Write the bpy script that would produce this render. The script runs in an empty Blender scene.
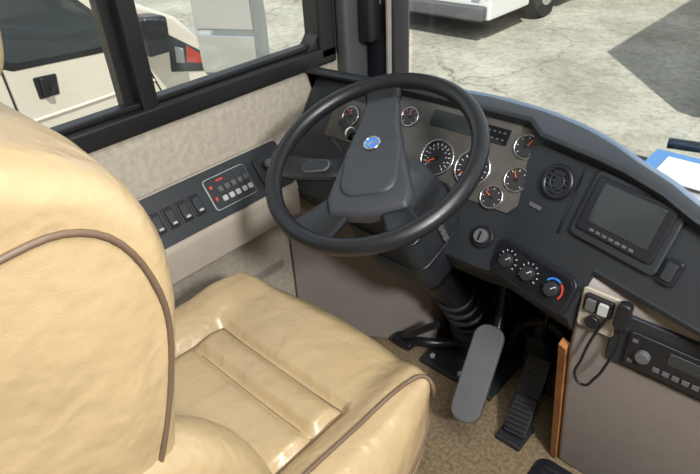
import bpy, bmesh, math, random
from mathutils import Vector, Matrix
random.seed(4)
D=bpy.data
scene=bpy.context.scene
scene.view_settings.view_transform='Standard'

# ---------------------------------------------------------------- materials
def mat(name,col,rough=.5,metal=0,bump=0,bscale=200,var=0,vscale=8,coat=0,spec=.5,emit=0,bdist=.002,col2=None):
    m=D.materials.new(name); m.use_nodes=True
    nt=m.node_tree; b=nt.nodes['Principled BSDF']
    b.inputs['Base Color'].default_value=(*col,1)
    b.inputs['Roughness'].default_value=rough
    b.inputs['Metallic'].default_value=metal
    b.inputs['Specular IOR Level'].default_value=spec
    b.inputs['Coat Weight'].default_value=coat
    if emit:
        b.inputs['Emission Color'].default_value=(*col,1); b.inputs['Emission Strength'].default_value=emit
    tc=nt.nodes.new('ShaderNodeTexCoord')
    if var or col2:
        n=nt.nodes.new('ShaderNodeTexNoise'); n.inputs['Scale'].default_value=vscale; n.inputs['Detail'].default_value=5
        nt.links.new(tc.outputs['Object'],n.inputs['Vector'])
        r=nt.nodes.new('ShaderNodeValToRGB')
        c2=col2 if col2 else tuple(c*(1-var) for c in col)
        r.color_ramp.elements[0].position=.35; r.color_ramp.elements[1].position=.65
        r.color_ramp.elements[0].color=(*c2,1); r.color_ramp.elements[1].color=(*col,1)
        nt.links.new(n.outputs['Fac'],r.inputs['Fac']); nt.links.new(r.outputs['Color'],b.inputs['Base Color'])
    if bump:
        n=nt.nodes.new('ShaderNodeTexNoise'); n.inputs['Scale'].default_value=bscale; n.inputs['Detail'].default_value=3
        nt.links.new(tc.outputs['Object'],n.inputs['Vector'])
        bp=nt.nodes.new('ShaderNodeBump'); bp.inputs['Strength'].default_value=bump; bp.inputs['Distance'].default_value=bdist
        nt.links.new(n.outputs['Fac'],bp.inputs['Height']); nt.links.new(bp.outputs['Normal'],b.inputs['Normal'])
    return m
LEATHER=mat('leather_tan',(.45,.335,.185),.30,0,.7,10,.12,5,bdist=.018,spec=.8)
nt=LEATHER.node_tree; bsdf=nt.nodes['Principled BSDF']
tcn=nt.nodes.new('ShaderNodeTexCoord')
cr=nt.nodes.new('ShaderNodeTexNoise'); cr.inputs['Scale'].default_value=16; cr.inputs['Detail'].default_value=3; cr.inputs['Distortion'].default_value=1.6
cr.noise_type='RIDGED_MULTIFRACTAL'
nt.links.new(tcn.outputs['Object'],cr.inputs['Vector'])
b1=nt.nodes.new('ShaderNodeBump'); b1.inputs['Strength'].default_value=.28; b1.inputs['Distance'].default_value=.005
nt.links.new(cr.outputs['Fac'],b1.inputs['Height'])
vn=nt.nodes.new('ShaderNodeTexVoronoi'); vn.inputs['Scale'].default_value=420
nt.links.new(tcn.outputs['Object'],vn.inputs['Vector'])
b2=nt.nodes.new('ShaderNodeBump'); b2.inputs['Strength'].default_value=.25; b2.inputs['Distance'].default_value=.0008
nt.links.new(vn.outputs['Distance'],b2.inputs['Height'])
old=bsdf.inputs['Normal'].links[0].from_socket
nt.links.new(old,b1.inputs['Normal']); nt.links.new(b1.outputs['Normal'],b2.inputs['Normal']); nt.links.new(b2.outputs['Normal'],bsdf.inputs['Normal'])
SEAM=mat('leather_seam',(.17,.115,.06),.6)
PIPING=mat('piping_brown',(.13,.085,.055),.5)
FABRIC=mat('wall_fabric_beige',(.48,.435,.36),.85,0,.5,350,.20,60,bdist=.003)
TAUPE=mat('taupe_plastic',(.285,.255,.235),.6,0,.35,500,.06,30,bdist=.001)
TAUPE_L=mat('taupe_light',(.40,.355,.30),.6,0,.3,500,.05,20,bdist=.001)
BLACK=mat('dash_black',(.020,.024,.029),.44,0,.4,600,0,8,bdist=.001)
BLACKS=mat('black_satin',(.012,.013,.017),.32)
RIMM=mat('wheel_rim_black',(.012,.013,.015),.34,0,.3,700,bdist=.0006)
PADM=mat('wheel_pad_grey',(.036,.04,.048),.5,0,.4,600,bdist=.0008)
GLOSSB=mat('gloss_black',(.01,.011,.014),.08)
FRAMEB=mat('window_frame_black',(.010,.010,.011),.4)
CLUST=mat('cluster_panel_taupe',(.105,.099,.090),.36,.2,.3,90,.2,25,bdist=.0006)
CHROME=mat('chrome',(.75,.75,.77),.16,1)
BEZEL=mat('gauge_bezel',(.60,.60,.61),.22,1)
GFACE=mat('gauge_face',(.03,.03,.034),.3)
WHITE=mat('white_print',(.6,.6,.6),.5)
ORANGE=mat('needle_orange',(.75,.13,.03),.4,emit=.2)
BLUE=mat('print_blue',(.03,.2,.65),.4,emit=.1)
FOLDER=mat('folder_blue',(.10,.28,.60),.45)
BLUEGREY=mat('trim_blue_grey',(.16,.22,.30),.3)
RED=mat('print_red',(.6,.05,.03),.4)
SCREEN=mat('screen_glass',(.03,.036,.036),.12)
GREYP=mat('pedal_grey',(.10,.10,.105),.65,0,.5,300,.1,20,bdist=.001)
CARPET=mat('carpet_tan',(.42,.31,.18),.95,0,1,420,.45,90,bdist=.008)
WOOD=mat('wood_strip',(.50,.21,.07),.5,0,.2,60,.3,30,bdist=.001)
VANP=mat('van_paint_cream',(.72,.65,.54),.25,.1,coat=.6)
WHITEP=mat('white_paint',(.80,.80,.78),.3,coat=.5)
TYRE=mat('tyre_rubber',(.02,.02,.02),.8)
DGLASS=mat('dark_vehicle_glass',(.03,.04,.045),.06)
REDL=mat('tail_light_red',(.40,.04,.02),.2)
MIRP=mat('mirror_shell_grey',(.42,.44,.42),.3,coat=.3)
PAPER=mat('paper_white',(.8,.82,.85),.7)
CEIL=mat('ceiling_cream',(.75,.72,.66),.8)
GREYPOST=mat('post_dark_grey',(.07,.07,.072),.6)

def glassmat():
    m=D.materials.new('clear_glass'); m.use_nodes=True; nt=m.node_tree
    nt.nodes.remove(nt.nodes['Principled BSDF']); out=nt.nodes['Material Output']
    t=nt.nodes.new('ShaderNodeBsdfTransparent'); t.inputs['Color'].default_value=(.93,.95,.95,1)
    g=nt.nodes.new('ShaderNodeBsdfGlossy'); g.inputs['Roughness'].default_value=.02
    mx=nt.nodes.new('ShaderNodeMixShader'); mx.inputs['Fac'].default_value=.05
    nt.links.new(t.outputs[0],mx.inputs[1]); nt.links.new(g.outputs[0],mx.inputs[2]); nt.links.new(mx.outputs[0],out.inputs['Surface'])
    return m
GLASS=glassmat()

def groundmat():
    m=D.materials.new('cracked_concrete'); m.use_nodes=True; nt=m.node_tree; b=nt.nodes['Principled BSDF']
    L=nt.links; N=nt.nodes.new
    tc=N('ShaderNodeTexCoord')
    n1=N('ShaderNodeTexNoise'); n1.inputs['Scale'].default_value=.9; n1.inputs['Detail'].default_value=9; n1.inputs['Roughness'].default_value=.65
    L.new(tc.outputs['Object'],n1.inputs['Vector'])
    r1=N('ShaderNodeValToRGB'); r1.color_ramp.elements[0].position=.35; r1.color_ramp.elements[1].position=.65
    r1.color_ramp.elements[0].color=(.28,.262,.21,1); r1.color_ramp.elements[1].color=(.45,.43,.355,1)
    L.new(n1.outputs['Fac'],r1.inputs['Fac'])
    n2=N('ShaderNodeTexNoise'); n2.inputs['Scale'].default_value=2.5; n2.inputs['Detail'].default_value=8
    L.new(tc.outputs['Object'],n2.inputs['Vector'])
    mxv=N('ShaderNodeMix'); mxv.data_type='VECTOR'; mxv.inputs['Factor'].default_value=.35
    L.new(tc.outputs['Object'],mxv.inputs[4]); L.new(n2.outputs['Color'],mxv.inputs[5])
    v=N('ShaderNodeTexVoronoi'); v.feature='DISTANCE_TO_EDGE'; v.inputs['Scale'].default_value=.75
    L.new(mxv.outputs[1],v.inputs['Vector'])
    r2=N('ShaderNodeValToRGB'); r2.color_ramp.elements[0].position=.0; r2.color_ramp.elements[1].position=.014
    r2.color_ramp.elements[0].color=(.50,.48,.43,1); r2.color_ramp.elements[1].color=(1,1,1,1)
    L.new(v.outputs['Distance'],r2.inputs['Fac'])
    n4=N('ShaderNodeTexNoise'); n4.inputs['Scale'].default_value=.5
    L.new(tc.outputs['Object'],n4.inputs['Vector'])
    r4=N('ShaderNodeValToRGB'); r4.color_ramp.elements[0].position=.44; r4.color_ramp.elements[1].position=.60
    L.new(n4.outputs['Fac'],r4.inputs['Fac'])
    n3=N('ShaderNodeTexNoise'); n3.inputs['Scale'].default_value=14; n3.inputs['Detail'].default_value=8; n3.inputs['Roughness'].default_value=.8
    L.new(tc.outputs['Object'],n3.inputs['Vector'])
    r3=N('ShaderNodeValToRGB'); r3.color_ramp.elements[0].position=.38; r3.color_ramp.elements[1].position=.55
    r3.color_ramp.elements[0].color=(.62,.62,.62,1); r3.color_ramp.elements[1].color=(1,1,1,1)
    L.new(n3.outputs['Fac'],r3.inputs['Fac'])
    a=N('ShaderNodeMix'); a.data_type='RGBA'; a.blend_type='MULTIPLY'
    L.new(r4.outputs['Color'],a.inputs['Factor'])
    L.new(r1.outputs['Color'],a.inputs[6]); L.new(r2.outputs['Color'],a.inputs[7])
    c=N('ShaderNodeMix'); c.data_type='RGBA'; c.blend_type='MULTIPLY'; c.inputs['Factor'].default_value=1
    L.new(a.outputs[2],c.inputs[6]); L.new(r3.outputs['Color'],c.inputs[7])
    L.new(c.outputs[2],b.inputs['Base Color']); b.inputs['Roughness'].default_value=.9
    return m
GROUND=groundmat()

# ---------------------------------------------------------------- helpers
def link(o): scene.collection.objects.link(o); return o
def empty(name,loc=(0,0,0)):
    e=link(D.objects.new(name,None)); e.empty_display_size=.05; return e
def mk(name,verts,faces,m,parent=None,smooth=False,bevel=0,seg=2,sub=0,mw=None):
    me=D.meshes.new(name); me.from_pydata([tuple(v) for v in verts],[],faces); me.update()
    bm=bmesh.new(); bm.from_mesh(me); bmesh.ops.recalc_face_normals(bm,faces=bm.faces); bm.to_mesh(me); bm.free()
    if smooth:
        for p in me.polygons: p.use_smooth=True
    me.materials.append(m); o=link(D.objects.new(name,me))
    if mw is not None: o.matrix_world=mw
    if parent: o.parent=parent
    if bevel:
        b=o.modifiers.new('b','BEVEL'); b.width=bevel; b.segments=seg; b.limit_method='ANGLE'; b.angle_limit=math.radians(35)
        for p in me.polygons: p.use_smooth=True
        w=o.modifiers.new('w','WEIGHTED_NORMAL')
    if sub:
        s=o.modifiers.new('s','SUBSURF'); s.levels=sub; s.render_levels=sub
    return o
def box(name,a,b,m,parent=None,bevel=0,mw=None,seg=2):
    x0,y0,z0=a;x1,y1,z1=b
    v=[(x0,y0,z0),(x1,y0,z0),(x1,y1,z0),(x0,y1,z0),(x0,y0,z1),(x1,y0,z1),(x1,y1,z1),(x0,y1,z1)]
    f=[(0,3,2,1),(4,5,6,7),(0,1,5,4),(1,2,6,5),(2,3,7,6),(3,0,4,7)]
    return mk(name,v,f,m,parent,bevel=bevel,mw=mw,seg=seg)
def frame(o,u,v):
    u=Vector(u).normalized(); v=Vector(v).normalized(); n=u.cross(v).normalized(); v=n.cross(u)
    M=Matrix(((u.x,v.x,n.x,o[0]),(u.y,v.y,n.y,o[1]),(u.z,v.z,n.z,o[2]),(0,0,0,1)))
    return M
def cyl(name,r,z0,z1,m,parent=None,mw=None,n=40,r2=None,bevel=0,cx=0,cy=0):
    r2=r if r2 is None else r2
    v=[];
    for k in range(n):
        a=2*math.pi*k/n; v.append((cx+r*math.cos(a),cy+r*math.sin(a),z0))
    for k in range(n):
        a=2*math.pi*k/n; v.append((cx+r2*math.cos(a),cy+r2*math.sin(a),z1))
    f=[tuple(range(n))[::-1],tuple(range(n,2*n))]+[(k,(k+1)%n,n+(k+1)%n,n+k) for k in range(n)]
    o=mk(name,v,f,m,parent,mw=mw,bevel=bevel)
    if not bevel:
        for p in o.data.polygons:
            if len(p.vertices)==4: p.use_smooth=True
    return o
def torus(name,R,r,m,parent=None,mw=None,n=64,k=14,z=0,cx=0,cy=0):
    v=[];f=[]
    for i in range(n):
        a=2*math.pi*i/n
        for j in range(k):
            b=2*math.pi*j/k; rr=R+r*math.cos(b)
            v.append((cx+rr*math.cos(a),cy+rr*math.sin(a),z+r*math.sin(b)))
    for i in range(n):
        for j in range(k):
            f.append((i*k+j,((i+1)%n)*k+j,((i+1)%n)*k+(j+1)%k,i*k+(j+1)%k))
    return mk(name,v,f,m,parent,smooth=True,mw=mw)
def tube(name,pts,r,m,parent=None,cyclic=False,res=8,mw=None):
    cu=D.curves.new(name+'_c','CURVE'); cu.dimensions='3D'; cu.bevel_depth=r; cu.bevel_resolution=3; cu.resolution_u=res; cu.use_fill_caps=True
    sp=cu.splines.new('BEZIER'); sp.bezier_points.add(len(pts)-1)
    for p,c in zip(sp.bezier_points,pts):
        p.co=c; p.handle_left_type='AUTO'; p.handle_right_type='AUTO'
    sp.use_cyclic_u=cyclic
    t=D.objects.new('tmp',cu); link(t)
    dg=bpy.context.evaluated_depsgraph_get(); me=D.meshes.new_from_object(t.evaluated_get(dg))
    D.objects.remove(t); me.materials.clear(); me.materials.append(m)
    for p in me.polygons: p.use_smooth=True
    o=link(D.objects.new(name,me))
    if mw is not None: o.matrix_world=mw
    if parent: o.parent=parent
    return o
def loft(name,rings,m,parent=None,smooth=True,caps=True,closed=True,sub=0,bevel=0,mw=None):
    n=len(rings[0]); v=[p for r in rings for p in r]; f=[]
    for i in range(len(rings)-1):
        for j in range(n if closed else n-1):
            f.append((i*n+j,i*n+(j+1)%n,(i+1)*n+(j+1)%n,(i+1)*n+j))
    if caps: f+= [tuple(range(n))[::-1],tuple(range((len(rings)-1)*n,len(rings)*n))]
    return mk(name,v,f,m,parent,smooth=smooth,sub=sub,bevel=bevel,mw=mw)
def rrect(w,h,r,n=6):
    pts=[]
    for cx,cy,a0 in ((w/2-r,h/2-r,0),(-w/2+r,h/2-r,90),(-w/2+r,-h/2+r,180),(w/2-r,-h/2+r,270)):
        for k in range(n+1):
            a=math.radians(a0+90*k/n); pts.append((cx+r*math.cos(a),cy+r*math.sin(a)))
    return pts
def plate(name,w,h,r,z0,z1,m,parent,mw,bevel=.0015,cx=0,cy=0):
    p=rrect(w,h,r); 
    rings=[[(x+cx,y+cy,z0) for x,y in p],[(x+cx,y+cy,z1) for x,y in p]]
    return loft(name,rings,m,parent,smooth=False,bevel=bevel,mw=mw)
def poly(name,pts,z0,z1,m,parent,mw=None,bevel=0):
    return loft(name,[[(x,y,z0) for x,y in pts],[(x,y,z1) for x,y in pts]],m,parent,smooth=False,bevel=bevel,mw=mw)
def boxes(name,lst,m,parent,mw=None):
    v=[];f=[]
    for c,s,ang in lst:
        b=len(v); ca,sa=math.cos(ang),math.sin(ang)
        for dz in (-1,1):
            for dx,dy in ((-1,-1),(1,-1),(1,1),(-1,1)):
                x=dx*s[0]/2;y=dy*s[1]/2
                v.append((c[0]+x*ca-y*sa,c[1]+x*sa+y*ca,c[2]+dz*s[2]/2))
        for q in ((0,3,2,1),(4,5,6,7),(0,1,5,4),(1,2,6,5),(2,3,7,6),(3,0,4,7)): f.append(tuple(b+i for i in q))
    return mk(name,v,f,m,parent,mw=mw)

# ---------------------------------------------------------------- shell
box('floor',(-1.25,-1.6,-.05),(1.2,1.5,0),CARPET)
fm=empty('floor_mat')
plate('mat_base',.55,.36,.03,.0,.008,BLACKS,fm,Matrix.Translation((-.045,.85,.001)),bevel=.002)
boxes('mat_ribs',[((-.045,.70+.02*i,.0105),(.50,.006,.004),0) for i in range(16)],BLACK,fm)
wl=empty('wall_left')
box('lower_wall',(-1.26,-1.6,0),(-1.2,1.5,.90),FABRIC,wl)
box('rear_wall_section',(-1.26,-1.6,.90),(-1.2,-.35,2.05),FABRIC,wl)
box('header',(-1.26,-.35,1.62),(-1.2,1.5,2.05),FABRIC,wl)
box('front_post_section',(-1.26,1.22,.90),(-1.2,1.5,1.62),GREYPOST,wl)
box('lower_rail',(-1.2,-1.6,.30),(-1.192,.93,.325),TAUPE,wl,.002)
box('wall_right',(1.2,-1.6,0),(1.26,1.5,2.05),FABRIC)
box('wall_rear',(-1.26,-1.66,0),(1.26,-1.6,2.05),FABRIC)
wf=empty('wall_front')
box('cowl',(-1.2,1.45,0),(1.2,1.5,.70),BLACK,wf)
box('firewall_pad',(-.78,1.40,.01),(-.30,1.448,.60),BLACK,wf,.015)
box('ceiling',(-1.26,-1.66,2.05),(1.26,1.5,2.10),CEIL)

w=empty('window_1')
def fr(n,y0,y1,z0,z1,x0=-1.245,x1=-1.18,b=.008): return box(n,(x0,y0,z0),(x1,y1,z1),FRAMEB,w,b)
fr('bottom_rail',-.35,1.215,.885,.935); fr('top_rail',-.35,1.215,1.58,1.63)
fr('front_stile',1.15,1.215,.90,1.6); fr('rear_stile',-.35,-.29,.9,1.6)
fr('center_stile',.592,.632,.92,1.6,-1.235,-1.185,.004); fr('center_stile_outer',.565,.588,.92,1.6,-1.25,-1.215,.003)
fr('bottom_track',-.3,1.16,.935,.948,-1.235,-1.20,.003)
cp=[(1.16,.93)]+[(1.08+.08*math.cos(a),1.01-.08*math.sin(a)) for a in [math.radians(x) for x in range(0,91,15)]]
loft('corner_fillet',[[(-1.24,y,z) for y,z in cp],[(-1.19,y,z) for y,z in cp]],FRAMEB,w,smooth=False)
box('glass',(-1.232,-.3,.94),(-1.228,1.16,1.6),GLASS,w)

ap=empty('windshield_pillar')
box('post',(-1.19,1.33,.70),(-1.072,1.43,2.05),BLACKS,ap,.02)
box('trim_cover',(-1.195,1.225,.76),(-1.15,1.32,2.04),GREYPOST,ap,.012)
box('bright_edge',(-1.080,1.315,.78),(-1.071,1.332,2.04),TAUPE,ap,.002)
box('sun_visor_track',(-1.148,1.27,.93),(-1.10,1.325,1.06),FRAMEB,ap,.01)
box('speaker_grille',(-1.17,1.30,1.02),(-1.10,1.328,1.20),MIRP,ap,.012)
ws=empty('window_2')
box('glass',(-1.07,1.425,.72),(1.1,1.43,2.03),GLASS,ws)
box('bottom_seal',(-1.07,1.422,.703),(1.1,1.44,.72),FRAMEB,ws,.005)
box('right_seal',(1.1,1.40,.72),(1.195,1.44,2.04),FRAMEB,ws,.005)
tube('wiper_arm',[(-.34,1.56,.725),(-.1,1.59,.735),(.2,1.62,.72),(.5,1.64,.70)],.014,FRAMEB,ws)

# ---------------------------------------------------------------- wall switch console
cs=empty('side_console')
prof=[(-1.198,.735),(-1.185,.738),(-1.105,.628),(-1.100,.61),(-1.102,.53),(-1.11,.522),(-1.198,.522)]
loft('console_body',[[(x,-.2,z) for x,z in prof],[(x,.945,z) for x,z in prof]],TAUPE_L,cs,smooth=False,bevel=.003)
Mc=frame((-1.143,.5,.684),(0,1,0),(-.08,0,.11))
plate('switch_plate',.86,.128,.012,-.002,.006,BLACK,cs,Mc,cx=.01,cy=0)
for i,u in enumerate((.025,.063,.101,.139)):
    plate('rocker_bezel_%d'%i,.030,.054,.004,.004,.010,BLACKS,cs,Mc,cx=u,cy=-.004)
    plate('rocker_switch_%d'%i,.020,.040,.004,.008,.018,BLACK,cs,Mc,cx=u,cy=-.006)
    plate('rocker_tip_%d'%i,.012,.006,.003,.017,.0195,MIRP,cs,Mc,cx=u,cy=-.020,bevel=.0005)
plate('keypad_bezel',.132,.085,.01,.004,.009,MIRP,cs,Mc,cx=.245,cy=0)
plate('keypad',.128,.081,.008,.007,.011,BLACK,cs,Mc,cx=.245,cy=0)
k=0
for u in (.215,.236,.257,.278,.297):
    for v in (-.02,.006):
        plate('key_%d'%k,.014,.014,.003,.010,.015,GREYP if k%2 else MIRP,cs,Mc,cx=u,cy=v,bevel=.0006); k+=1
boxes('key_labels',[((.193,.018,.0115),(.008,.008,.001),0),((.193,-.014,.0115),(.006,.010,.001),0),((.225,.029,.0115),(.022,.004,.001),0)],RED,cs,Mc)
plate('control_cluster',.075,.075,.01,.004,.012,BLACKS,cs,Mc,cx=.375,cy=0)
cyl('joystick_knob',.012,.012,.026,GREYP,cs,Mc,cx=.375,cy=.010)
boxes('button_marks',[((.358+.015*i,-.022,.0125),(.008,.005,.001),0) for i in range(3)],MIRP,cs,Mc)

fw=[(-1.19,.955),(-.80,1.19),(-.80,1.36),(-1.19,1.36)]
poly('trim_footwell',fw,0,.60,TAUPE,None,bevel=.012)

# ---------------------------------------------------------------- dashboard
db=empty('dashboard')
def PA(z): return 1.02+(z-.71)*.765
def PB(x,z): return .92-.268*(x+.175)+(z-.70)*.5
st=[(-1.19,1.12,.90,'A'),(-.95,1.145,.90,'A'),(-.80,1.175,.90,'A'),(-.65,1.192,.90,'A'),(-.52,1.18,.90,'A'),(-.465,1.165,.90,'B'),(-.40,1.14,.90,'B'),(-.33,1.10,.90,'B'),(-.285,1.07,.898,'B'),(-.27,1.06,.897,'C'),(-.2,1.03,.888,'C'),(-.14,1.005,.872,'C'),(-.05,.985,.86,'C'),(.1,.95,.85,'C'),(.35,.90,.84,'C'),(.7,.86,.83,'C')]
rings=[]; backedge=[]
for x,hy,hz,t in st:
    ft=hz-.035
    yf=(lambda z:PA(z)) if t=='A' else (lambda z:PB(x,z))
    zb=.71 if t=='C' else .605
    lipy=min(hy-.035, yf(ft)-.02)
    r=[(x,hy+.03,.715),(x,hy+.015,hz-.03),(x,hy,hz-.006),(x,hy-.015,hz),(x,lipy+.01,hz-.002),(x,lipy,hz-.008),(x,lipy+.004,hz-.016),(x,yf(ft),ft),(x,yf(zb),zb)]
    if t!='C': r+=[(x,yf(zb)+.008,zb-.016),(x,yf(zb)+.06,zb-.08),(x,yf(zb)+.12,zb-.10),(x,1.30,.50),(x,1.30,.65)]
    else: r+=[(x,yf(zb)-.004,zb-.004),(x,yf(zb)-.003,zb-.014),(x,yf(zb)+.02,zb-.016),(x,1.02,.698),(x,1.04,.70)]
    rings.append(r); backedge.append((x,hy+.010,hz-.012))
loft('dash_shell',rings,BLACK,db,smooth=False,bevel=.004)
tube('dash_edge_trim',backedge[2:],.008,BLUEGREY,db)
box('dash_shelf',(-1.19,1.10,.695),(1.19,1.42,.712),BLACK,db,.004)
MA=frame((0,PA(.78),.78),(1,0,0),(0,.607,.794))
def av(z): return (z-.78)/.794
pp=[(-.88,av(.868)),(-.50,av(.868)),(-.475,av(.845)),(-.478,av(.735)),(-.50,av(.712)),(-.60,av(.712)),(-.66,av(.70)),(-.86,av(.70)),(-.885,av(.73))]
poly('cluster_panel',pp,-.001,.005,CLUST,db,MA,.002)
poly('left_cluster_panel',[(-1.08,av(.83)),(-.95,av(.83)),(-.94,av(.74)),(-1.08,av(.74))],-.001,.005,CLUST,db,MA,.002)
def gauge(n,x,z,r,M=MA,v=None,a0=225,a1=-45,nt=11,need=120,zz=.005):
    y=av(z) if v is None else v
    g=empty(n); g.parent=db
    T=M@Matrix.Translation((x,y,zz))
    cyl(n+'_face',r,0,.003,GFACE,g,T); torus(n+'_bezel',r,r*.06+.0008,BEZEL,g,T,z=.003,k=10)
    torus(n+'_inner_bezel',r*.92,r*.035,BLACKS,g,T,z=.003,k=8)
    l=[]
    for i in range(nt):
        a=math.radians(a0+(a1-a0)*i/(nt-1)); rr=r*.76
        l.append(((rr*math.cos(a),rr*math.sin(a),.0034),(r*.16,r*.045,.0008),a))
    boxes(n+'_ticks',l,WHITE,g,T)
    a=math.radians(need); boxes(n+'_needle',[((r*.35*math.cos(a),r*.35*math.sin(a),.0045),(r*.75,r*.06,.001),a)],ORANGE,g,T)
    cyl(n+'_hub',r*.13,.003,.007,BLACKS,g,T,n=16)
    return T
Ts=gauge('speedometer',-.714,.767,.043,nt=15,need=215)
boxes('speedometer_inner_ring',[((.024*math.cos(a),.024*math.sin(a),.0036),(.004,.002,.0006),a) for a in [math.radians(225-270*i/9) for i in range(10)]],WHITE,db,Ts)
gauge('tachometer',-.617,.768,.043,nt=13,need=220)
gauge('fuel_gauge',-.515,.832,.027,need=60,nt=7); gauge('temperature_gauge',-.507,.773,.027,need=120,nt=7); gauge('oil_gauge',-.546,.730,.026,need=150,nt=7)
gauge('air_gauge',-.832,.828,.024,need=100,nt=7); gauge('battery_gauge',-1.012,.795,.026,need=100,nt=7); gauge('air_pressure_gauge',-.845,.765,.026,nt=7)
plate('display',.120,.040,.004,.004,.008,SCREEN,db,MA,cx=-.712,cy=av(.840),bevel=.001)
plate('warning_lamp_strip',.078,.038,.004,.004,.008,GLOSSB,db,MA,cx=-.600,cy=av(.838),bevel=.001)
boxes('warning_icons',[((-.626+.013*i,av(.838)+.008*j,.0085),(.006,.003,.0006),0) for i in range(5) for j in (-1,1)],GREYP,db,MA)
MLA=frame((-.530,PA(.660)-.002,.660),(1,0,0),(0,.607,.794))
cyl('ignition_ring',.026,0,.008,BLACKS,db,MLA,bevel=.002); cyl('ignition_knob',.016,.006,.020,GREYP,db,MLA,bevel=.002); box('key_slot',(-.002,-.010,.02),(.002,.010,.022),GLOSSB,db,mw=MLA)
def bx(x): return (x+.26)/.966
def bv(z): return (z-.80)/.894
MB=frame((-.26,PB(-.26,.80),.80),(.966,-.259,0),(.12,.43,.894))
T=MB@Matrix.Translation((bx(-.405),bv(.815),.002))
torus('vent_ring',.031,.006,BLACKS,db,T,z=.004); cyl('vent_recess',.029,-.002,.002,GLOSSB,db,T)
boxes('vent_louvres',[((0,-.020+.010*i,.004),(2*math.sqrt(max(0,.028**2-(.020-.010*i)**2)),.0035,.004),0) for i in range(5)],BLACK,db,T)
torus('vent_inner_ring',.016,.002,BLACK,db,T,z=.006)
plate('vent_label',.03,.008,.002,.0,.0035,GREYP,db,MB,cx=bx(-.43),cy=bv(.757),bevel=.0005)
boxes('panel_seam',[((bx(-.362),bv(.80),.001),(.003,.15,.004),.05)],GLOSSB,db,MB)
T=MB@Matrix.Translation((bx(-.368),bv(.642),.003))
plate('hvac_panel',.205,.082,.02,-.006,.006,BLACKS,db,T,bevel=.003)
plate('hvac_inset',.192,.068,.016,.004,.0075,GLOSSB,db,T,bevel=.001)
for i,u in enumerate((-.062,-.003,.060)):
    cyl('hvac_knob_%d'%i,.015,.006,.020,BLACK,db,T,cx=u,bevel=.002,n=24)
    boxes('hvac_marks_%d'%i,[((u+.022*math.cos(a),.022*math.sin(a),.008),(.004,.0015,.0008),a) for a in [math.radians(-30+30*j) for j in range(9)]],GREYP if i==2 else WHITE,db,T)
    boxes('hvac_pointer_%d'%i,[((u+.006,.006,.0202),(.012,.002,.001),.8)],WHITE,db,T)
def arc(name,u,a0,a1,m):
    pts=[]; 
    for a in range(a0,a1+1,6): pts.append((u+.0235*math.cos(math.radians(a)),.0235*math.sin(math.radians(a))))
    for a in range(a1,a0-1,-6): pts.append((u+.020*math.cos(math.radians(a)),.020*math.sin(math.radians(a))))
    poly(name,pts,.0078,.0088,m,db,T)
arc('hvac_cold_arc',.060,66,150,BLUE); arc('hvac_hot_arc',.060,-30,54,RED)

mo=empty('backup_monitor')
T=MB@Matrix.Translation((bx(-.248),bv(.805),.002))
plate('housing',.185,.135,.012,-.003,.008,BLACK,mo,T,bevel=.004)
plate('bezel',.160,.108,.008,.006,.014,BLACKS,mo,T,bevel=.003,cy=.004)
plate('screen',.125,.078,.004,.013,.0155,SCREEN,mo,T,bevel=.001,cy=.010)
boxes('buttons',[((-.045+.014*i,-.041,.0145),(.009,.005,.002),0) for i in range(7)],GREYP,mo,T)
T2=MB@Matrix.Translation((bx(-.140),bv(.765),.002))
plate('rocker_base',.030,.048,.006,-.002,.007,BLACKS,mo,T2,bevel=.002); plate('rocker_key',.019,.034,.004,.005,.012,BLACK,mo,T2,bevel=.002)

# ---------------------------------------------------------------- right console
cc=empty('center_console')
rr=[]
for x in (-.285,.75):
    rr.append([(x,.955,.692),(x,.935,.67),(x,.935,.50),(x,1.05,.0),(x,1.40,.0),(x,1.40,.66),(x,1.1,.692)])
loft('console_body',rr,TAUPE,cc,smooth=False,bevel=.012)
MC=frame((-.13,.934,.592),(1,0,0),(0,0,1))
plate('radio_surround',.56,.122,.012,-.004,.008,BLACK,cc,MC@Matrix.Translation((.20,0,0)),bevel=.003)
ra=empty('car_radio')
plate('radio_face',.20,.085,.006,.0085,.016,BLACKS,ra,MC@Matrix.Translation((.055,-.006,0)),bevel=.003)
plate('radio_display',.085,.028,.003,.015,.018,SCREEN,ra,MC@Matrix.Translation((.07,.012,0)),bevel=.001)
cyl('volume_knob',.013,.015,.028,GREYP,ra,MC@Matrix.Translation((-.012,-.006,0)),bevel=.002,n=24)
boxes('radio_buttons',[((.015+.017*i,-.026,.0165),(.012,.010,.003),0) for i in range(7)]+[((-.032,.02,.0165),(.01,.007,.003),0),((-.032,-.030,.0165),(.01,.007,.003),0)],GREYP,ra,MC)
cyl('lighter_socket',.011,.007,.014,BEZEL,cc,MC@Matrix.Translation((-.062,.03,0)),n=24)
cyl('lighter_plug',.008,.012,.018,BLACKS,cc,MC@Matrix.Translation((-.062,.03,0)),n=24)
loft('wood_strip',[[(-.305,.938,.50),(-.286,.930,.50),(-.286,.95,.505),(-.305,.958,.505)],[(-.302,1.045,.01),(-.286,1.040,.01),(-.286,1.065,.01),(-.302,1.065,.01)]],WOOD,cc,smooth=False)

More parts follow.
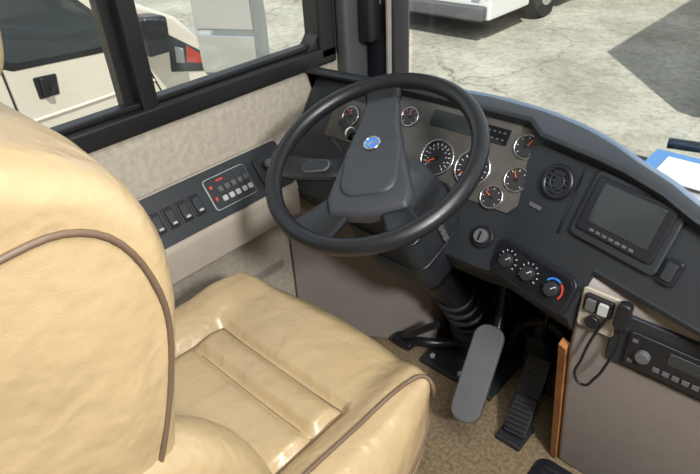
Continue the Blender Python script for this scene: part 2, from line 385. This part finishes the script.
hs=empty('radio_handset')
MH=frame((-.24,.929,.655),(1,0,0),(0,.0,1))
plate('mount_plate',.072,.095,.008,.0,.007,TAUPE_L,hs,MH,bevel=.003,cy=-.02)
plate('switch_block',.056,.040,.006,.006,.016,BLACKS,hs,MH,bevel=.003,cy=.0)
plate('switch_a',.018,.026,.003,.015,.022,GREYP,hs,MH,bevel=.001,cx=-.013)
plate('switch_b',.018,.026,.003,.015,.022,MIRP,hs,MH,bevel=.001,cx=.011)
cyl('jack',.014,.006,.014,BLACKS,hs,MH@Matrix.Translation((-.005,-.045,0)),n=24)
plate('handset_body',.026,.058,.010,.0,.020,BLACKS,hs,frame((-.192,.918,.663),(1,0,0),(.1,.05,1)),bevel=.004)
tube('cord',[(-.190,.905,.64),(-.186,.905,.60),(-.196,.905,.54),(-.213,.91,.48),(-.235,.915,.445),(-.250,.915,.455),(-.247,.915,.51),(-.238,.918,.57),(-.225,.915,.62),(-.215,.91,.66)],.003,BLACKS,hs)

pa=empty('paper_stack')
box('booklets',(-.31,1.27,.713),(-.10,1.39,.765),PAPER,pa,.002)
box('blue_folder',(-.325,1.30,.766),(-.20,1.405,.772),FOLDER,pa,mw=None)
box('top_sheet',(-.29,1.25,.773),(-.09,1.37,.776),PAPER,pa)

# ---------------------------------------------------------------- steering wheel
HUB=Vector((-.716,.821,.867))
th=math.radians(26)
MW=frame(HUB,(1,0,0),(0,math.cos(th),math.sin(th)))
sw=empty('steering_wheel')
torus('rim',.223,.0180,RIMM,sw,MW,n=96,k=20)
ax=math.radians(120)
R=MW@Matrix.Rotation(ax-math.pi/2,4,'Z')
pad=[(-.036,.190),(.036,.190),(.042,.12),(.056,.05),(.076,-.03),(.092,-.10),(.082,-.13),(.0,-.142),(-.082,-.13),(-.092,-.10),(-.080,-.03),(-.062,.05),(-.046,.12)]
def ring(s,z,dy=0): return [(x*s,(y-.03)*s+.03,z+dy) for x,y in pad]
loft('hub_pad',[ring(.93,-.050),ring(1,-.040),ring(1,-.017),ring(.95,-.008),ring(.80,-.003)],PADM,sw,mw=R,smooth=False,bevel=.004)
loft('hub_centre_pad',[[(x*s,y*s-.025,z) for x,y in rrect(.125,.15,.035)] for s,z in ((1,-.005),(.96,.002),(.8,.006))],PADM,sw,mw=R,smooth=False,bevel=.003)
def spoke(n,a,w0,w1,r0=.05,zz=-.034,m=RIMM):
    T=MW@Matrix.Rotation(math.radians(a),4,'Z')
    rings=[]
    for r,wd,z,h in ((r0,w0,zz,.02),(.11,w0*.9,zz+.002,.018),(.17,(w0*.5+w1*.5),zz+.014,.014),(.205,w1,-.008,.012),(.222,w1*1.15,0,.012)):
        rings.append([(r,y*wd/2,z+q*h/2) for y,q in ((-1,-.5),(-.8,-1),(.8,-1),(1,-.5),(1,.5),(.8,1),(-.8,1),(-1,.5))])
    loft(n,rings,m,sw,mw=T)
spoke('upper_spoke',120,.07,.085); spoke('left_spoke',206,.06,.065); spoke('lower_spoke',266,.08,.11); spoke('lower_right_spoke',324,.06,.07)
T=R@Matrix.Translation((0,.030,.0075))
cyl('badge',.016,-.010,.002,BLUE,sw,T,n=32); torus('badge_ring',.0165,.003,CHROME,sw,T,z=.002,k=8); boxes('badge_bar',[((0,0,.0028),(.021,.008,.001),.5)],CHROME,sw,T)
T=MW@Matrix.Rotation(math.radians(206),4,'Z')@Matrix.Translation((.135,0,-.014))
plate('spoke_switch_bezel',.066,.032,.0148,-.004,.002,GREYP,sw,T,bevel=.001); plate('spoke_switch',.061,.027,.012,.0,.004,BLACKS,sw,T,bevel=.001)

sc=empty('steering_column')
rings=[]
for d,wx,wy,off in ((.035,.10,.10,0),(.07,.16,.14,0),(.16,.21,.18,-.004),(.26,.21,.18,-.006),(.36,.19,.16,-.004),(.43,.14,.12,0)):
    T=MW@Matrix.Translation((0.012,off,-d))
    rings.append([tuple(T@Vector((x,y,0))) for x,y in rrect(wx,wy,.035)])
loft('shroud',rings,BLACK,sc)
for i,d in enumerate((.15,.25)):
    T=MW@Matrix.Translation((.012,-.005,-d)); pts=[tuple(T@Vector((x,y,0))) for x,y in rrect(.212,.182,.035,3)]
    tube('shroud_ridge_%d'%i,pts,.004,BLACKS,sc,cyclic=True,res=3)
p0=MW@Vector((0.012,0,-.40)); 
tube('shaft',[p0,(-.69,1.10,.36),(-.665,1.20,.22),(-.655,1.25,.10)],.048,BLACKS,sc)
for i in range(5):
    t=i/4; torus('bellows_ring_%d'%i,.052+.004*t,.008,BLACK,sc,frame((-.683+.02*t,1.13+.09*t,.32-.16*t),(1,0,0),(0,.87,.5)),n=32,k=8)
tube('boot',[(-.66,1.20,.18),(-.655,1.24,.09),(-.65,1.25,.02)],.072,BLACK,sc)
box('tilt_bracket',(-.73,.93,.50),(-.62,1.05,.60),BLACKS,sc,.01)
box('base_plate',(-.78,1.10,.001),(-.52,1.36,.02),BLACK,sc,.006)
for i,(x,y) in enumerate(((-.75,1.13),(-.64,1.12),(-.55,1.13))): cyl('bolt_%d'%i,.009,.02,.03,MIRP,sc,Matrix.Translation((x,y,0)),n=6)
tube('tilt_lever',[(-.72,1.10,.20),(-.80,1.10,.12),(-.86,1.12,.05)],.012,BLACKS,sc)
box('tilt_pedal',(-.90,1.10,.02),(-.82,1.16,.045),BLACKS,sc,.008)
tube('foot_linkage',[(-.86,1.13,.03),(-.80,1.14,.05),(-.74,1.18,.05),(-.68,1.22,.07)],.016,BLACKS,sc)
T=frame(MW@Vector((.118,0,-.20)),(0,.5,-.866),(0,.866,.5))
boxes('column_buttons',[((-.03+.02*i,0,.006),(.012,.014,.006),0) for i in range(4)],GREYP,sc,T)
tube('turn_stalk',[MW@Vector((-.06,.03,-.07)),MW@Vector((-.11,.06,-.06)),MW@Vector((-.165,.085,-.045))],.008,BLACKS,sc)
tube('turn_stalk_grip',[MW@Vector((-.13,.068,-.055)),MW@Vector((-.15,.078,-.05)),MW@Vector((-.172,.09,-.042))],.013,BLACKS,sc)
tube('shift_stalk',[MW@Vector((-.06,-.01,-.08)),MW@Vector((-.12,.02,-.07)),MW@Vector((-.17,.04,-.05))],.007,BLACKS,sc)
cyl('stalk_ring',.0135,-.004,.004,MIRP,sc,frame(MW@Vector((-.142,.074,-.052)),(0,0,1),(0.3,1,0)),n=24)

# ---------------------------------------------------------------- pedals
bp=empty('brake_pedal')
b0=Vector((-.490,.905,.14)); b1=Vector((-.535,1.075,.31)); dv=(b1-b0)
T=frame((b0+b1)/2,Vector((1,0.2,0)),dv)
plate('pad',.082,dv.length+.02,.035,-.012,.012,GREYP,bp,T,bevel=.005)
tube('arm',[(b0+b1)/2+Vector((0,.03,0)),(-.53,1.11,.28),(-.55,1.16,.36),(-.56,1.18,.46)],.014,BLACKS,bp)
ag=empty('accelerator_pedal')
g0=Vector((-.405,1.02,.035)); g1=Vector((-.41,1.16,.205)); T=frame((g0+g1)/2,(1,.12,0),g1-g0)
Lg=(g1-g0).length
plate('lower_plate',.062,Lg*.50,.008,-.008,.008,BLACK,ag,T@Matrix.Translation((0,-Lg*.24,0)),bevel=.002)
plate('upper_plate',.066,Lg*.50,.008,-.004,.014,BLACK,ag,T@Matrix.Translation((0,Lg*.27,0)),bevel=.002)
boxes('ribs',[((0,-Lg*.44+.0135*i,.010 if i<8 else .016),(.052,.005,.006),0) for i in range(16)],BLACKS,ag,T)
box('heel_base',(-.445,1.0,.0),(-.37,1.09,.02),BLACK,ag,.004)
tube('pedal_arm',[g1+Vector((0,.01,-.01)),(-.41,1.20,.2),(-.42,1.22,.1),(-.42,1.23,.01)],.012,BLACKS,ag)
wh=empty('wiring_harness')
for i in range(20):
    x=random.uniform(-.62,-.33)
    x2=x+random.uniform(-.1,.1)
    pts=[(x,1.25+random.uniform(0,.05),.50),(x+random.uniform(-.04,.04),1.27+random.uniform(-.02,.05),.42),((x+x2)/2,1.28+random.uniform(-.02,.05),.30+random.uniform(-.08,.05)),(x2,1.33,.18),(x2,1.36,.02)]
    tube('wire_%d'%i,pts,random.choice((.004,.006,.009)),(BLACKS,BLACKS,GREYP,BLACK)[i%4],wh)
tube('hose',[(-.57,1.28,.05),(-.52,1.27,.20),(-.44,1.27,.24),(-.36,1.28,.12),(-.34,1.30,.02)],.016,BLACKS,wh)
box('valve_block',(-.52,1.27,.02),(-.44,1.36,.16),BLACK,wh,.015)
cyl('valve_can',.035,.16,.26,BLACKS,wh,Matrix.Translation((-.48,1.31,0)),bevel=.006)

# ---------------------------------------------------------------- driver seat
ds=empty('driver_seat')
XC=-.695; HW=.335
def squircle(s,t):
    x=s*math.sqrt(max(0,1-t*t*.42*abs(s)**7)); y=t*math.sqrt(max(0,1-s*s*(.36 if s>0 else .50)*abs(t)**7)); return x,y
def sm(e0,e1,x):
    t=max(0,min(1,(x-e0)/(e1-e0))); return t*t*(3-2*t)
N=96; v=[];f=[]
y0,y1=.06,.672
IX=.180
for i in range(N+1):
    for j in range(N+1):
        s=-1+2*i/N; t=-1+2*j/N
        s=math.sin(s*math.pi/2)*.35+s*.65; t=math.sin(t*math.pi/2)*.35+t*.65
        a,b=squircle(s,t)
        X_=XC+HW*a; Y_=(y0+y1)/2+(y1-y0)/2*b + .030*(1-a*a)*max(0,b)
        e=max(abs(s),abs(t)); 
        drop=.07*(1-math.sqrt(max(0,1-max(0,(e-.80)/.20)**2)))
        h=.552-drop
        h+=.022*sm(.52,.72,abs(a))*(1-sm(.80,1,abs(a)))*(1-.5*sm(.5,.9,b) if a<0 else 1)
        h+=.010*sm(.35,.6,b)*(1-sm(.8,1,b))
        h-=.008*math.cos(a*math.pi/2)
        yy=Y_
        g=math.exp(-((abs(X_-XC)-IX)/.009)**2)*(1 if yy<.49 else 0)*.017
        if abs(X_-XC)<IX: g=max(g,.017*math.exp(-((yy-.49)/.009)**2),.015*math.exp(-((yy-.41)/.009)**2))
        if abs(X_-XC)<IX and yy<.49: g-=.007*abs(math.sin((yy-.41)/.08*math.pi))*(1 if yy>.41 else .6)
        h-=g
        v.append((X_,Y_,h))
for i in range(N):
    for j in range(N):
        q=(N+1); f.append((i*q+j,(i+1)*q+j,(i+1)*q+j+1,i*q+j+1))
topv=[Vector(p) for p in v]
per=[i*(N+1) for i in range(N+1)]+[N*(N+1)+j for j in range(1,N+1)]+[i*(N+1)+N for i in range(N-1,-1,-1)]+[j for j in range(N-1,0,-1)]
prev=per
for dz,sc_ in ((-.02,1.004),(-.06,1.004),(-.10,.985),(-.12,.95)):
    base=len(v)
    for p in per:
        x,y,z=v[p]; v.append((XC+(x-XC)*sc_,.35+(y-.35)*sc_,z+dz))
    new=list(range(base,base+len(per)))
    for k in range(len(per)): f.append((prev[k],prev[(k+1)%len(per)],new[(k+1)%len(per)],new[k]))
    prev=new
f.append(tuple(prev))
mk('cushion',v,f,LEATHER,ds,smooth=True)
def onz(x,y,d=.0):
    best=min(topv,key=lambda p:(p.x-x)**2+(p.y-y)**2)
    return (x,y,best.z+d)
def line(pts,n,d):
    out=[]
    for a,b in zip(pts,pts[1:]):
        for k in range(n): out.append(onz(a[0]+(b[0]-a[0])*k/n,a[1]+(b[1]-a[1])*k/n,d))
    out.append(onz(*pts[-1],d)); return out
edge=[]
for j in range(N-3,14,-8):
    p=topv[N*(N+1)+j]; edge.append((XC+(p.x-XC)*1.006,.35+(p.y-.35)*1.006,p.z-.02))
tube('cushion_piping',line([(XC+.235,.14),(XC+.238,.35),(XC+.242,.50),(XC+.252,.585)],4,.002)+[onz(XC+.268,.620,.002),onz(XC+.288,.622,.0)]+edge,.0042,PIPING,ds,res=4)
for sx in (-1,1): tube('insert_seam_%d'%sx,line([(XC+sx*IX,.14),(XC+sx*IX,.49)],10,-.001),.0028,SEAM,ds,res=3)
tube('insert_front_seam',line([(XC-IX,.49),(XC+IX,.49)],10,-.001),.0028,SEAM,ds,res=3)
tube('insert_cross_seam',line([(XC-IX,.41),(XC+IX,.41)],10,-.001),.0024,SEAM,ds,res=3)
box('seat_pan',(XC-.24,.06,.30),(XC+.24,.56,.36),BLACK,ds,.02)
box('pedestal',(XC-.17,.08,.0),(XC+.17,.48,.31),BLACK,ds,.02)

def catmull(P,n=8):
    out=[];L=len(P)
    for i in range(L):
        p0,p1,p2,p3=[Vector(P[(i+k)%L]) for k in (-1,0,1,2)]
        for k in range(n):
            t=k/n
            out.append(.5*((2*p1)+(-p0+p2)*t+(2*p0-5*p1+4*p2-p3)*t*t+(-p0+3*p1-3*p2+p3)*t**3))
    return out
def padbody(name,P,xc,hw,m,insets,n=8,bl=.012):
    C=catmull(P,n); L=len(C)
    nor=[]
    area=sum(C[i].x*C[(i+1)%L].y-C[(i+1)%L].x*C[i].y for i in range(L))
    for i in range(L):
        t=(C[(i+1)%L]-C[i-1]).normalized(); nn=Vector((t.y,-t.x)); 
        if area<0: nn=-nn
        nor.append(nn)
    cen=sum(C,Vector((0,0)))/L
    def rg(x,d):
        o=[]
        for c,nn in zip(C,nor):
            q=c-nn*d
            o.append((x,q.x,q.y))
        return o
    rings=[rg(xc-hw+dx,d) for dx,d in reversed(insets)]+[rg(xc+hw-dx,d) for dx,d in insets]
    def shr(r,s,x): 
        return [(x,cen.x+(p[1]-cen.x)*s,cen.y+(p[2]-cen.y)*s) for p in r]
    last=rings[-1]; first=rings[0]
    xo=last[0][0]; xi=first[0][0]
    rings=[shr(first,.1,xi-bl),shr(first,.45,xi-bl),shr(first,.8,xi-bl*.6)]+rings+[shr(last,.8,xo+bl*.6),shr(last,.45,xo+bl),shr(last,.1,xo+bl)]
    o=loft(name,rings,m,ds)
    return rg,C,o
ins=[(.16,-.010),(.09,-.004),(.055,.0),(.030,.006),(.013,.015),(.004,.026),(0,.038),(.001,.044)]
P=[(.165,.60),(.180,.75),(.202,.85),(.226,.94),(.240,1.01),(.238,1.08),(.212,1.145),(.150,1.195),(.06,1.235),(-.03,1.225),(-.07,1.15),(-.075,.9),(-.06,.65),(-.02,.56),(.10,.55)]
rg,C,back=padbody('backrest',P,-.725,.248,LEATHER,ins,bl=.009)
# piping laid on the actual side surface: ray-cast from the side
bpy.context.view_layer.update()
def side_pts(o,yz,sgn,lift=.001):
    out=[]
    for a,b in zip(yz,yz[1:]):
        for k in range(3):
            y=a[0]+(b[0]-a[0])*k/3; z=a[1]+(b[1]-a[1])*k/3
            ok,loc,n,i=o.ray_cast(Vector((-.725+sgn*1.0,y,z)),Vector((-sgn,0,0)))
            if ok: out.append((loc.x+sgn*lift,y,z))
    return out
from mathutils.geometry import interpolate_bezier
seam0=[(-.055,1.085),(-.03,1.115),(.03,1.132),(.09,1.138),(.135,1.134),(.172,1.110),(.195,1.065),(.205,1.005),(.200,.95),(.180,.88),(.15,.81),(.12,.74)]
# smooth the seam polyline
sv=[Vector(p) for p in seam0]; seam=[]
for i in range(len(sv)-1):
    q0=sv[max(0,i-1)];q1=sv[i];q2=sv[i+1];q3=sv[min(len(sv)-1,i+2)]
    for k in range(3):
        t=k/3; seam.append(tuple(.5*((2*q1)+(-q0+q2)*t+(2*q0-5*q1+4*q2-q3)*t*t+(-q0+3*q1-3*q2+q3)*t**3)))
tube('backrest_piping',side_pts(back,seam,1),.0038,PIPING,ds,res=2)
tube('backrest_piping_left',side_pts(back,seam,-1),.0038,PIPING,ds,res=2)
ins2=[(.05,.0),(.028,.006),(.012,.016),(.003,.03),(0,.045)]
P2=[(.30,.55),(.290,.64),(.255,.72),(.20,.78),(.12,.825),(.03,.83),(-.04,.78),(-.05,.62),(.0,.52),(.2,.50)]
rg2,C2,_=padbody('lower_bolster',P2,-.517,.062,LEATHER,ins2)
x3=-.517+.0625
tube('lower_bolster_piping',[(x3,p[1],p[2]) for p in rg2(x3,.040)][::2],.0042,PIPING,ds,cyclic=True,res=3)
padbody('left_lower_bolster',P2,-.937,.062,LEATHER,ins2)
P3=[(.18,1.24),(.195,1.32),(.19,1.42),(.15,1.50),(.09,1.51),(.05,1.44),(.05,1.32),(.08,1.24),(.13,1.22)]
padbody('headrest',P3,-.727,.15,LEATHER,ins2)

# ---------------------------------------------------------------- outside
box('parking_lot',(-40,-20,-.96),(30,60,-.9),GROUND)
van=empty('van')
VX=-4.3
pf=[(-2.6,-.55),(-2.6,1.5),(-2.4,1.65),(.9,1.65),(1.2,1.5),(2.2,.60),(2.32,.50),(2.62,.34),(2.82,.12),(2.9,-.2),(2.92,-.6),(2.7,-.65),(-2.5,-.65)]
def ringv(x,s): 
    return [(x,.2+(y-.2)*s,(z-.4)*s+.4) for y,z in pf]
rings=[]
for dx,s in ((0,.985),(.04,1),(1.9,1),(1.94,.985)): rings.append(ringv(VX-dx,s))
loft('body',rings,VANP,van,smooth=False,bevel=.05)
def vp(n,pts,m,d=.012,b=.01,x=VX):
    return loft(n,[[(x-.02,y,z) for y,z in pts],[(x+d,y,z) for y,z in pts]],m,van,smooth=False,bevel=b)
vp('door_window',[(1.34,.30),(2.02,.26),(2.08,.34),(1.36,1.08),(1.20,1.1),(1.2,.36)],DGLASS)
vp('door_window_seal',[(1.30,.26),(2.05,.22),(2.14,.33),(1.38,1.13),(1.16,1.15),(1.16,.33)],FRAMEB,.006)
vp('handle_recess',[(1.40,.03),(1.55,.03),(1.57,.18),(1.40,.19)],BLACKS,.008,.03)
vp('handle',[(1.43,.04),(1.47,.04),(1.48,.17),(1.44,.18)],FRAMEB,.035)
for i,pts in enumerate(([(1.22,1.2),(1.24,-.6)],[(2.20,.25),(2.34,-.20)],[(2.34,-.20),(2.30,-.6)],[(.0,1.5),(.0,-.6)])):
    tube('door_seam_%d'%i,[(VX+.003,*pts[0]),(VX+.003,*pts[1])],.007,FRAMEB,van)
tube('body_crease',[(VX-.002,-2,-.10),(VX+.0,1.2,-.10),(VX,2.3,-.08)],.012,VANP,van)
vp('rub_strip',[(-2.1,-.38),(2.2,-.38),(2.2,-.30),(-2.1,-.30)],GREYP,.02)
vp('mirror_shell',[(2.20,.15),(2.40,.15),(2.42,.42),(2.22,.44)],BLACKS,.20,.03)
vp('headlight',[(2.46,-.06),(2.80,-.14),(2.78,.04),(2.50,.24)],DGLASS,.012,.02)
vp('headlight_lens',[(2.62,-.02),(2.78,-.07),(2.76,.02),(2.64,.12)],REDL,.018,.01)
vp('headlight_reflector',[(2.52,.0),(2.60,-.02),(2.61,.10),(2.53,.14)],MIRP,.018,.01)
for i,y in enumerate((2.2,-1.6)):
    cyl('wheel_%d'%i,.34,-.02,.22,TYRE,van,frame((VX+.03-.2,y,-.56),(0,1,0),(0,0,1)),bevel=.02)
    cyl('hubcap_%d'%i,.2,.20,.235,CHROME,van,frame((VX+.03-.2,y,-.56),(0,1,0),(0,0,1)),bevel=.01)
loft('windscreen',[[(VX-.15,1.27,1.45),(VX-.15,2.14,.67),(VX-1.8,2.14,.67),(VX-1.8,1.27,1.45)],[(VX-.15,1.30,1.48),(VX-.15,2.17,.70),(VX-1.8,2.17,.70),(VX-1.8,1.30,1.48)]],DGLASS,van,smooth=False)

tr=empty('truck')
box('box_body',(-6.5,7.1,-.30),(-4.05,12.6,2.2),WHITEP,tr,.04)
box('lower_skirt',(-6.45,7.15,-.62),(-4.08,8.25,-.30),WHITEP,tr,.03)
box('rear_bumper',(-6.45,6.98,-.60),(-4.10,7.12,-.42),GREYP,tr,.03)
box('side_stripe',(-4.06,7.2,-.02),(-4.035,12.4,.10),BLUE,tr)
box('red_stripe',(-4.06,7.2,.14),(-4.035,12.4,.20),RED,tr)
box('rear_stripe',(-6.4,7.075,-.28),(-4.7,7.11,-.22),RED,tr)
box('skirt_front',(-6.4,9.35,-.62),(-4.08,12.0,-.30),WHITEP,tr,.03)
boxes('tail_lights',[((-4.25,7.09,-.2),(.12,.04,.12),0),((-6.2,7.09,-.2),(.12,.04,.12),0),((-4.5,7.09,-.2),(.25,.03,.08),0)],REDL,tr)
box('chassis',(-6.1,7.3,-.70),(-4.4,12.4,-.3),BLACK,tr)
for i,(x,y) in enumerate(((-4.32,8.8),(-6.4,8.8),(-4.32,12.9),(-6.4,12.9))):
    cyl('wheel_%d'%i,.40,0,.25,TYRE,tr,frame((x,y,-.5),(0,1,0),(0,0,1)),bevel=.03)
    cyl('rim_%d'%i,.22,.2,.262,CHROME,tr,frame((x,y,-.5),(0,1,0),(0,0,1)),bevel=.01)
box('cab',(-6.35,12.6,-.4),(-4.2,14.3,1.3),WHITEP,tr,.15)
mh=empty('motorhome')
box('coach_body',(-1.15,5.85,-.55),(1.5,13.5,2.3),WHITEP,mh,.06)
box('skirt',(-1.13,5.95,-.75),(1.45,13.4,-.5),TAUPE,mh,.02)
for i,(x,y) in enumerate(((-1.0,7.4),(1.2,7.4),(-1.0,12),(1.2,12))):
    cyl('wheel_%d'%i,.42,0,.25,TYRE,mh,frame((x,y,-.48),(0,1,0),(0,0,1)),bevel=.03)

sm_=empty('side_mirror')
T=Matrix.Translation((-1.80,1.30,.94))@Matrix.Rotation(math.radians(25),4,'Z')
box('shell',(-.14,-.03,-.25),(.14,.05,.30),MIRP,sm_,.04,mw=T,seg=4)
box('mirror_glass',(-.115,-.036,-.06),(.115,-.028,.27),CHROME,sm_,.004,mw=T)
box('convex_glass',(-.115,-.036,-.22),(.115,-.028,-.08),CHROME,sm_,.004,mw=T)
tube('arm',[(-1.78,1.35,1.2),(-1.5,1.45,1.3),(-1.26,1.47,1.35)],.02,BLACKS,sm_)

# ---------------------------------------------------------------- light
wd=D.worlds.new('sky'); scene.world=wd; wd.use_nodes=True
bg=wd.node_tree.nodes['Background']
bg.inputs['Color'].default_value=(.82,.90,1,1); bg.inputs['Strength'].default_value=1.05
sd=D.lights.new('sun','SUN'); sd.energy=6.0; sd.angle=.01; sd.color=(1,.96,.88)
so=link(D.objects.new('sun',sd)); so.rotation_euler=Vector((-.65,.75,-1.38)).to_track_quat('-Z','Y').to_euler()
ad=D.lights.new('fill_light_top','AREA'); ad.shape='RECTANGLE'; ad.size=.7; ad.size_y=.5; ad.energy=17; ad.color=(1,.99,.97)  # added soft fill under the ceiling to brighten the interior, not a real fitting
ao=link(D.objects.new('fill_light_top',ad)); ao.location=(.1,.35,2.03)
ad2=D.lights.new('fill_light_side','AREA'); ad2.size=.22; ad2.energy=40; ad2.color=(1,.99,.98)  # extra flash-like fill from the right, added; the cabin has no such lamp
ao2=link(D.objects.new('fill_light_side',ad2)); ao2.location=(.85,.05,1.85); ao2.rotation_euler=(Vector((-.6,1.0,.5))-Vector((.85,.05,1.85))).to_track_quat('-Z','Y').to_euler()

# ---------------------------------------------------------------- camera
cd=D.cameras.new('camera'); cd.sensor_width=36; cd.lens=36*580/700; cd.clip_start=.01
co=link(D.objects.new('camera',cd))
r=Vector((.741,.670,-.048)).normalized(); bk=Vector((.5765,-.598,.557)).normalized(); up=bk.cross(r).normalized(); r=up.cross(bk)
co.matrix_world=Matrix(((r.x,up.x,bk.x,0),(r.y,up.y,bk.y,0),(r.z,up.z,bk.z,1.4),(0,0,0,1)))
scene.camera=co
